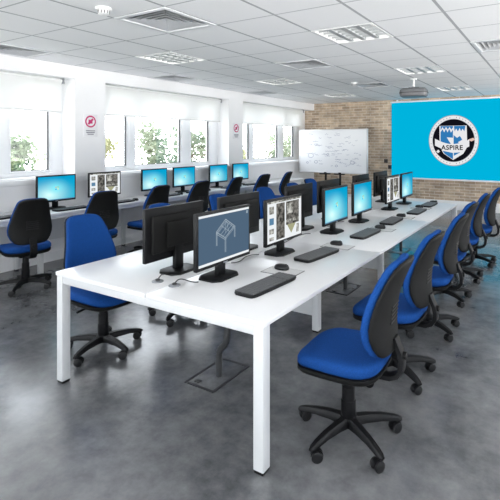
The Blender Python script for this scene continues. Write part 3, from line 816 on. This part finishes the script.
for k, ((x, y, a), w) in enumerate(zip(MS, mlab)):
    place_mouse(x, y, TZ+.0042 if k < 5 else TZ, PI+a, 'black mouse on the bench, ' + w, 'mice on the bench')
    if k < 5:
        t = thing('mouse_mat', ('grey mouse mat under the mouse nearest the camera', 'pale mouse mat under the second mouse on the bench', 'pale mouse mat under the third mouse on the bench', 'pale mouse mat under the fourth mouse on the bench', 'pale mouse mat under the fifth mouse on the bench')[k], 'mouse mat', (x+.03, y-.035, TZ), .02, 'mouse mats on the bench')
        f = MB(); f.box(-.125, .125, -.08, .08, 0, .0030, M['mat_edge']); f.build('rubber_backing', t, smooth=False)
        f = MB(); f.box(-.119, .119, -.075, .075, .0030, .0040, M['mat']); f.build('mat_surface', t, smooth=False)
for k, y in enumerate(LKY):
    place_mouse(-5.44, y+.285, TZ, PI, 'black mouse right of the window desk keyboard ' + lord[k], 'mice on the window desk')

# desk grommets and their leads
gl = [(-2.135, 1.945, 'left'), (-1.985, 1.940, 'right')]
for x, y, w in gl:
    t = thing('cable_port', 'round grey cable port in the bench top near its front edge, %s of the two' % w, 'cable port', (x, y, TZ), 0, 'cable ports in the bench top')
    f = MB(); f.lathe([(.036, 0), (.036, .005), (.030, .008)], M['grey_plastic'], 24); f.build('ring', t)
    f = MB(); f.lathe([(.014, .007), (.014, .016), (.010, .018)], M['dark_grey'], 16); f.build('plug', t)
def lead(name, pts, r, label, mat=None, cat='cable', group=None):
    f = MB(); f.tube(pts, r, mat or M['dark_grey'], 8); return tag(f.build(name), label, cat, group)
z = TZ+.0055
lead('monitor_lead', bez((-2.133, 1.952, TZ+.021), (-2.14, 2.00, TZ+.05), (-2.19, 2.03, z), (-2.205, 2.060, z)) , .0038, 'dark lead running from the left cable port to the back-facing monitor')
lead('monitor_lead', bez((-1.983, 1.947, TZ+.021), (-1.99, 2.00, TZ+.05), (-1.93, 2.00, z), (-1.90, 2.055, z)), .0038, 'dark lead running from the right cable port to the wireframe monitor')
for (x, y0, y1, lab) in ((-2.00, 2.50, 2.80, 'thin dark lead lying on the bench behind the photo-panel monitor, nearer one'), (-2.04, 3.12, 3.70, 'thin dark lead lying on the bench behind the third cyan monitor'), (-2.03, 4.10, 4.45, 'thin dark lead lying on the bench behind the fourth monitor')):
    lead('monitor_lead', bez((x, y0, z), (x+.09, y0+.08, z), (x-.10, y1-.10, z), (x+.03, y1, z)), .0035, lab)
lead('monitor_lead', bez((-5.55, 7.62, z), (-5.42, 7.7, z), (-5.6, 7.9, z), (-5.5, 8.25, z)), .006, 'dark lead trailing along the window desk beyond the farthest monitor')

# floor boxes with ducts up to the bench
FB = [(2.38, 'nearest the camera'), (4.49, 'under the middle of the bench'), (6.50, 'under the far end of the bench')]
for k, (y, w) in enumerate(FB):
    t = thing('floor_box', 'flush square floor box with a dark frame, ' + w, 'floor box', (-2.02, y, 0), 0, 'floor boxes under the bench')
    f = MB()
    for q in ((-.125, -.108, -.195, .195), (.108, .125, -.195, .195), (-.108, .108, -.195, -.178), (-.108, .108, .178, .195)): f.box(*q, 0, .005, M['gasket'])
    f.build('frame', t, smooth=False)
    f = MB(); f.box(-.108, .108, -.178, .178, 0, .0035, M['floor']); f.build('lid', t, smooth=False)
    f = MB(); f.box(-.07, -.03, -.16, -.13, .0035, .010, M['dark_grey'], .002); f.build('handle', t)
    pts = [Vector((-1.995, y-.02, .006)), Vector((-1.995, y-.02, .10))] + bez((-1.995, y-.02, .13), (-1.995, y-.02, .24), (-1.90, y-.05, .20), (-1.90, y-.05, .33), 16) + [Vector((-1.90, y-.05, .40 + .03*q)) for q in range(10)]
    rr = [.021 + (.003 if q % 2 else 0) for q in range(len(pts))]
    f = MB(); f.tube(pts, rr, M['dark_grey'], 12); tag(f.build('cable_duct'), 'ribbed grey cable duct rising from the floor box ' + w, 'cable duct', 'cable ducts under the bench')

# ------------------------------------------------------------------ chairs (face +X in their own space)
def build_chair():
    t = thing('office_chair', 'c', 'chair')
    # seat cushion
    f = MB(); rs = []
    for z, s in ((.428, .86), (.436, .95), (.452, 1.0), (.478, 1.0), (.492, .965), (.499, .88), (.502, .70), (.500, .4)):
        ring = []
        for (x, y, zz) in superring(.02, 0, z, .235*s, .235*s, 40, 3.6):
            drop = -.030*max(0, (x-.10)/.155)**2 + .012*max(0, (-x-.05)/.17)**2 + .010*(abs(y)/.235)**2
            ring.append((x, y*(1 - .05*(x > 0)*(x/.25)), zz + drop))
        rs.append(ring)
    f.rings(rs, M['blue']); f.build('seat', t, angle=60)
    f = MB(); rs = []
    for z, s in ((.398, .80), (.408, .93), (.424, .985), (.440, .985)):
        ring = [(x, y, zz - .028*max(0, (x-.10)/.155)**2) for (x, y, zz) in superring(.02, 0, z, .235*s, .235*s, 40, 3.6)]
        rs.append(ring)
    f.rings(rs, M['black_soft']); f.build('seat_pan', t, angle=60)
    # back: outline half width and lean by height
    prof = [(.535, .10), (.541, .135), (.557, .163), (.60, .192), (.65, .211), (.70, .215), (.76, .207), (.84, .189), (.92, .170), (.98, .155), (1.01, .145), (1.03, .128), (1.042, .102), (1.048, .065)]
    def cx(z): u = (z-.54)/.505; return -.212 - .015*u - .075*u*u + .035*math.sin(PI*u)*.9
    def sheet(off, th, grow, mat, name, e):
        f = MB(); rs = []
        for k, (z, w) in enumerate(prof):
            edge = min(1, .35 + .65*min(k, len(prof)-1-k)/2.5)
            zc = .7925 + (z-.7925)*grow
            ring = []
            for (a, y, _) in superring(0, 0, 0, th*edge, w*grow, 32, e):
                curve = .045*(y/.21)**2          # wraps round the sitter
                ring.append((cx(z) + off + a + curve, y, zc))
            rs.append(ring)
        f.rings(rs, mat); return f.build(name, t, angle=70)
    sheet(.0, .030, 1.0, M['blue'], 'backrest', 3.2)
    sh = sheet(-.034, .022, .985, M['black_soft'], 'back_shell', 2.6)
    f = MB()
    for k in range(5):
        z = .70 + k*.022; f.box(cx(z)-.0575, cx(z)-.0525, -.06, .06, z-.004, z+.004, M['black_gloss'])
    f.build('vent_slot', sh, smooth=False)
    # J bar joining seat and back
    f = MB(); path = [(-.02, .395), (-.14, .388), (-.235, .392), (-.272, .410), (-.292, .442), (-.296, .49), (-.286, .535), (-.268, .575), (-.255, .61)]
    rs = []
    for k, (x, z) in enumerate(path):
        a = path[max(0, k-1)]; c = path[min(len(path)-1, k+1)]; d = Vector((c[0]-a[0], c[1]-a[1])).normalized(); n = (-d.y, d.x); w, h = .033, .012
        rs.append([(x + n[0]*h*sz, w*sy, z + n[1]*h*sz) for sy, sz in ((-1, -1), (-.75, -1.25), (.75, -1.25), (1, -1), (1, 1), (.75, 1.25), (-.75, 1.25), (-1, 1))])
    f.rings(rs, M['black']); jb = f.build('back_bar', t, angle=50)
    f = MB(); f.tube([(-.318, 0, .52), (-.285, 0, .52)], [.020, .022], M['black'], 14); f.build('knob', jb)
    # mechanism, lever, column
    f = MB(); f.box(-.10, .09, -.085, .085, .365, .402, M['black'], .010); mech = f.build('tilt_mechanism', t)
    f = MB(); f.tube([(.03, -.08, .385), (.035, -.17, .380), (.04, -.235, .372)], [.007, .007, .009], M['black'], 8); f.build('lever', mech)
    f = MB(); f.lathe([(.030, .095), (.041, .12), (.041, .20), (.036, .205), (.036, .28), (.031, .285), (.031, .345), (.028, .37)], M['black'], 24); f.build('gas_column', t)
    # five star base
    f = MB(); f.lathe([(.034, .055), (.046, .062), (.050, .09), (.046, .115), (.034, .122)], M['black'], 24); hub = f.build('base_hub', t)
    for k in range(5):
        a = 2*PI*k/5; mt = Matrix.Rotation(a, 3, 'Z')
        f = MB(); rs = []
        for x, zc, w, h in ((.03, .090, .030, .024), (.10, .094, .026, .021), (.19, .090, .022, .017), (.26, .078, .019, .014), (.292, .070, .016, .011), (.305, .066, .009, .007)):
            rs.append([mt @ Vector((x, y*w, zc + z_*h)) for y, z_ in ((-1, -1), (-1, .3), (-.6, 1), (.6, 1), (1, .3), (1, -1))])
        f.rings(rs, M['black']); arm = f.build('base_arm', t, angle=40)
        f = MB(); c = mt @ Vector((.285, 0, 0)); sw = a + (.9, -.7, 1.6, .3, -1.2)[k]; m4 = Matrix.Translation(c) @ Matrix.Rotation(sw, 4, 'Z')
        f.tube([m4 @ Vector((0, 0, .045)), m4 @ Vector((0, 0, .068))], .010, M['black'], 10)
        f.rings([[m4 @ Vector((-.020 + rr*math.cos(q*PI/10), y, .030 + rr*math.sin(q*PI/10))) for q in range(11)] + [m4 @ Vector((-.020 - .4*rr, y, .018)), m4 @ Vector((-.020 + .4*rr, y, .018))] for y, rr in ((-.012, .032), (.012, .032))], M['black'])
        cs = f.build('caster', t, angle=40)
        f = MB()
        for y in (-.019, .019):
            f.tube([m4 @ Vector((-.020, y-.007, .029)), m4 @ Vector((-.020, y-.005, .029)), m4 @ Vector((-.020, y+.005, .029)), m4 @ Vector((-.020, y+.007, .029))], [.022, .029, .029, .022], M['black_gloss'], 20)
        f.build('wheel', cs)
    t.scale = (1, 1, .967)
    return t
ch = build_chair(); fc = [True]
def place_chair(x, y, rz, label, group):
    if fc[0]: fc[0] = False; ch.location = (x, y, 0); ch.rotation_euler = (0, 0, rz); ch['label'] = label; ch['group'] = group
    else: dup(ch, (x, y, 0), rz, label, group)
RC = [(-.985, 2.25, PI+.05), (-.99, 3.03, PI-.02), (-.98, 3.90, PI+.03), (-1.02, 4.74, PI-.04), (-1.01, 5.58, PI+.03), (-.955, 6.37, PI)]
for (x, y, a), w in zip(RC, ['nearest the camera, whole base in view', 'second from the camera', 'third from the camera', 'fourth from the camera', 'fifth from the camera', 'farthest from the camera']):
    place_chair(x, y, a, 'blue chair on the right side of the bench, ' + w, 'chairs on the right side of the bench')
BC = [(-3.05, 2.23, -.06), (-3.03, 3.05, .05), (-3.08, 3.95, 0), (-3.08, 4.86, -.05), (-3.08, 5.62, 0), (-3.22, 6.42, .0)]
for (x, y, a), w in zip(BC, ['nearest the camera by the front left corner', 'second from the camera behind the first dark monitor', 'third from the camera', 'fourth from the camera', 'fifth from the camera', 'farthest from the camera']):
    place_chair(x, y, a, 'blue-fronted chair left of the bench, ' + w, 'chairs on the left side of the bench')
CC = [(-5.07, 2.73, PI-.24), (-5.06, 3.60, PI-.24), (-5.06, 4.43, PI-.02), (-5.04, 5.27, PI-.10), (-5.06, 6.12, PI+.1), (-5.06, 7.00, PI-.02), (-5.04, 7.78, PI+.2)]
for (x, y, a), w in zip(CC, ['nearest the camera at the left edge', 'second from the camera at the photo-panel monitor', 'third from the camera', 'fourth from the camera', 'fifth from the camera', 'sixth from the camera below the far window', 'farthest from the camera, beside the whiteboard']):
    place_chair(x, y, a, 'black-backed blue chair at the window desk, ' + w, 'chairs at the window desk')

# ------------------------------------------------------------------ light, world, camera
w = bpy.data.worlds.new('sky'); scn.world = w; w.use_nodes = True
nt = w.node_tree; bg = nt.nodes['Background']; bg.inputs[1].default_value = SKY_STRENGTH
tc = nt.nodes.new('ShaderNodeTexCoord'); sp = nt.nodes.new('ShaderNodeSeparateXYZ'); mr = nt.nodes.new('ShaderNodeMapRange'); rp = nt.nodes.new('ShaderNodeValToRGB')
nt.links.new(tc.outputs['Generated'], sp.inputs[0]); nt.links.new(sp.outputs['Z'], mr.inputs[0]); mr.inputs[1].default_value = -1; mr.inputs[2].default_value = 1
nt.links.new(mr.outputs[0], rp.inputs[0]); 
ml = nt.nodes.new('ShaderNodeMix'); ml.data_type = 'RGBA'; ml.blend_type = 'MULTIPLY'; ml.inputs[0].default_value = 1
az = nt.nodes.new('ShaderNodeValToRGB'); ma = nt.nodes.new('ShaderNodeMapRange'); ma.inputs[1].default_value = -1; ma.inputs[2].default_value = 1   # brighter on the sun's side
nt.links.new(sp.outputs['X'], ma.inputs[0]); nt.links.new(ma.outputs[0], az.inputs[0])
az.color_ramp.elements[0].color = (1, 1, 1, 1); az.color_ramp.elements[1].color = (.36, .36, .36, 1); az.color_ramp.elements[0].position = .15; az.color_ramp.elements[1].position = .58
nt.links.new(rp.outputs[0], ml.inputs[6]); nt.links.new(az.outputs[0], ml.inputs[7]); nt.links.new(ml.outputs[2], bg.inputs[0])
el = rp.color_ramp.elements                      # lower half brightened to light the ceiling, white haze at the horizon, softer overcast above
el[0].position = 0; el[0].color = (1.5, 1.46, 1.42, 1); el[1].position = 1; el[1].color = (.26, .28, .31, 1)
q = el.new(.5); q.color = (.48, .49, .50, 1)
q = el.new(.46); q.color = (1.35, 1.32, 1.28, 1)
q = el.new(.62); q.color = (.42, .44, .47, 1)
def portal(loc, rot, sx, sy):
    l = bpy.data.lights.new('window_portal', 'AREA'); l.shape = 'RECTANGLE'; l.size = sx; l.size_y = sy; l.cycles.is_portal = True
    o = bpy.data.objects.new('window_portal', l); COL.objects.link(o); o.location = loc; o.rotation_euler = rot
for y0, y1 in WINS: portal((XF-.05, (y0+y1)/2, (ZS+ZT)/2), (0, -PI/2, 0), ZT-ZS, y1-y0)
portal((XR_+.13, (YN+YB)/2, 1.46), (0, PI/2, 0), 2.32, YB-YN)
portal(((XF+XR_)/2, YN-.13, 1.46), (PI/2, 0, 0), XR_-XF, 2.32)

F = 444.758
cam = bpy.data.cameras.new('camera'); co = bpy.data.objects.new('camera', cam); COL.objects.link(co); scn.camera = co
cam.sensor_width = 36; cam.sensor_fit = 'HORIZONTAL'; cam.lens = F/500*36; cam.shift_x = -45/500; cam.shift_y = -107/500; cam.clip_start = .02; cam.clip_end = 300
co.location = (0, 0, 1.6); co.rotation_euler = (PI/2, 0, math.radians(30.50165))

vs = scn.view_settings; scn.display_settings.display_device = 'sRGB'
vs.view_transform = 'Standard'; vs.look = 'None'; vs.exposure = 0.10; vs.gamma = 1; vs.use_curve_mapping = False
cy = scn.cycles
cy.use_denoising = True; cy.max_bounces = 10; cy.diffuse_bounces = 6; cy.glossy_bounces = 4; cy.transparent_max_bounces = 12; cy.sample_clamp_indirect = 8; cy.caustics_reflective = False; cy.caustics_refractive = False
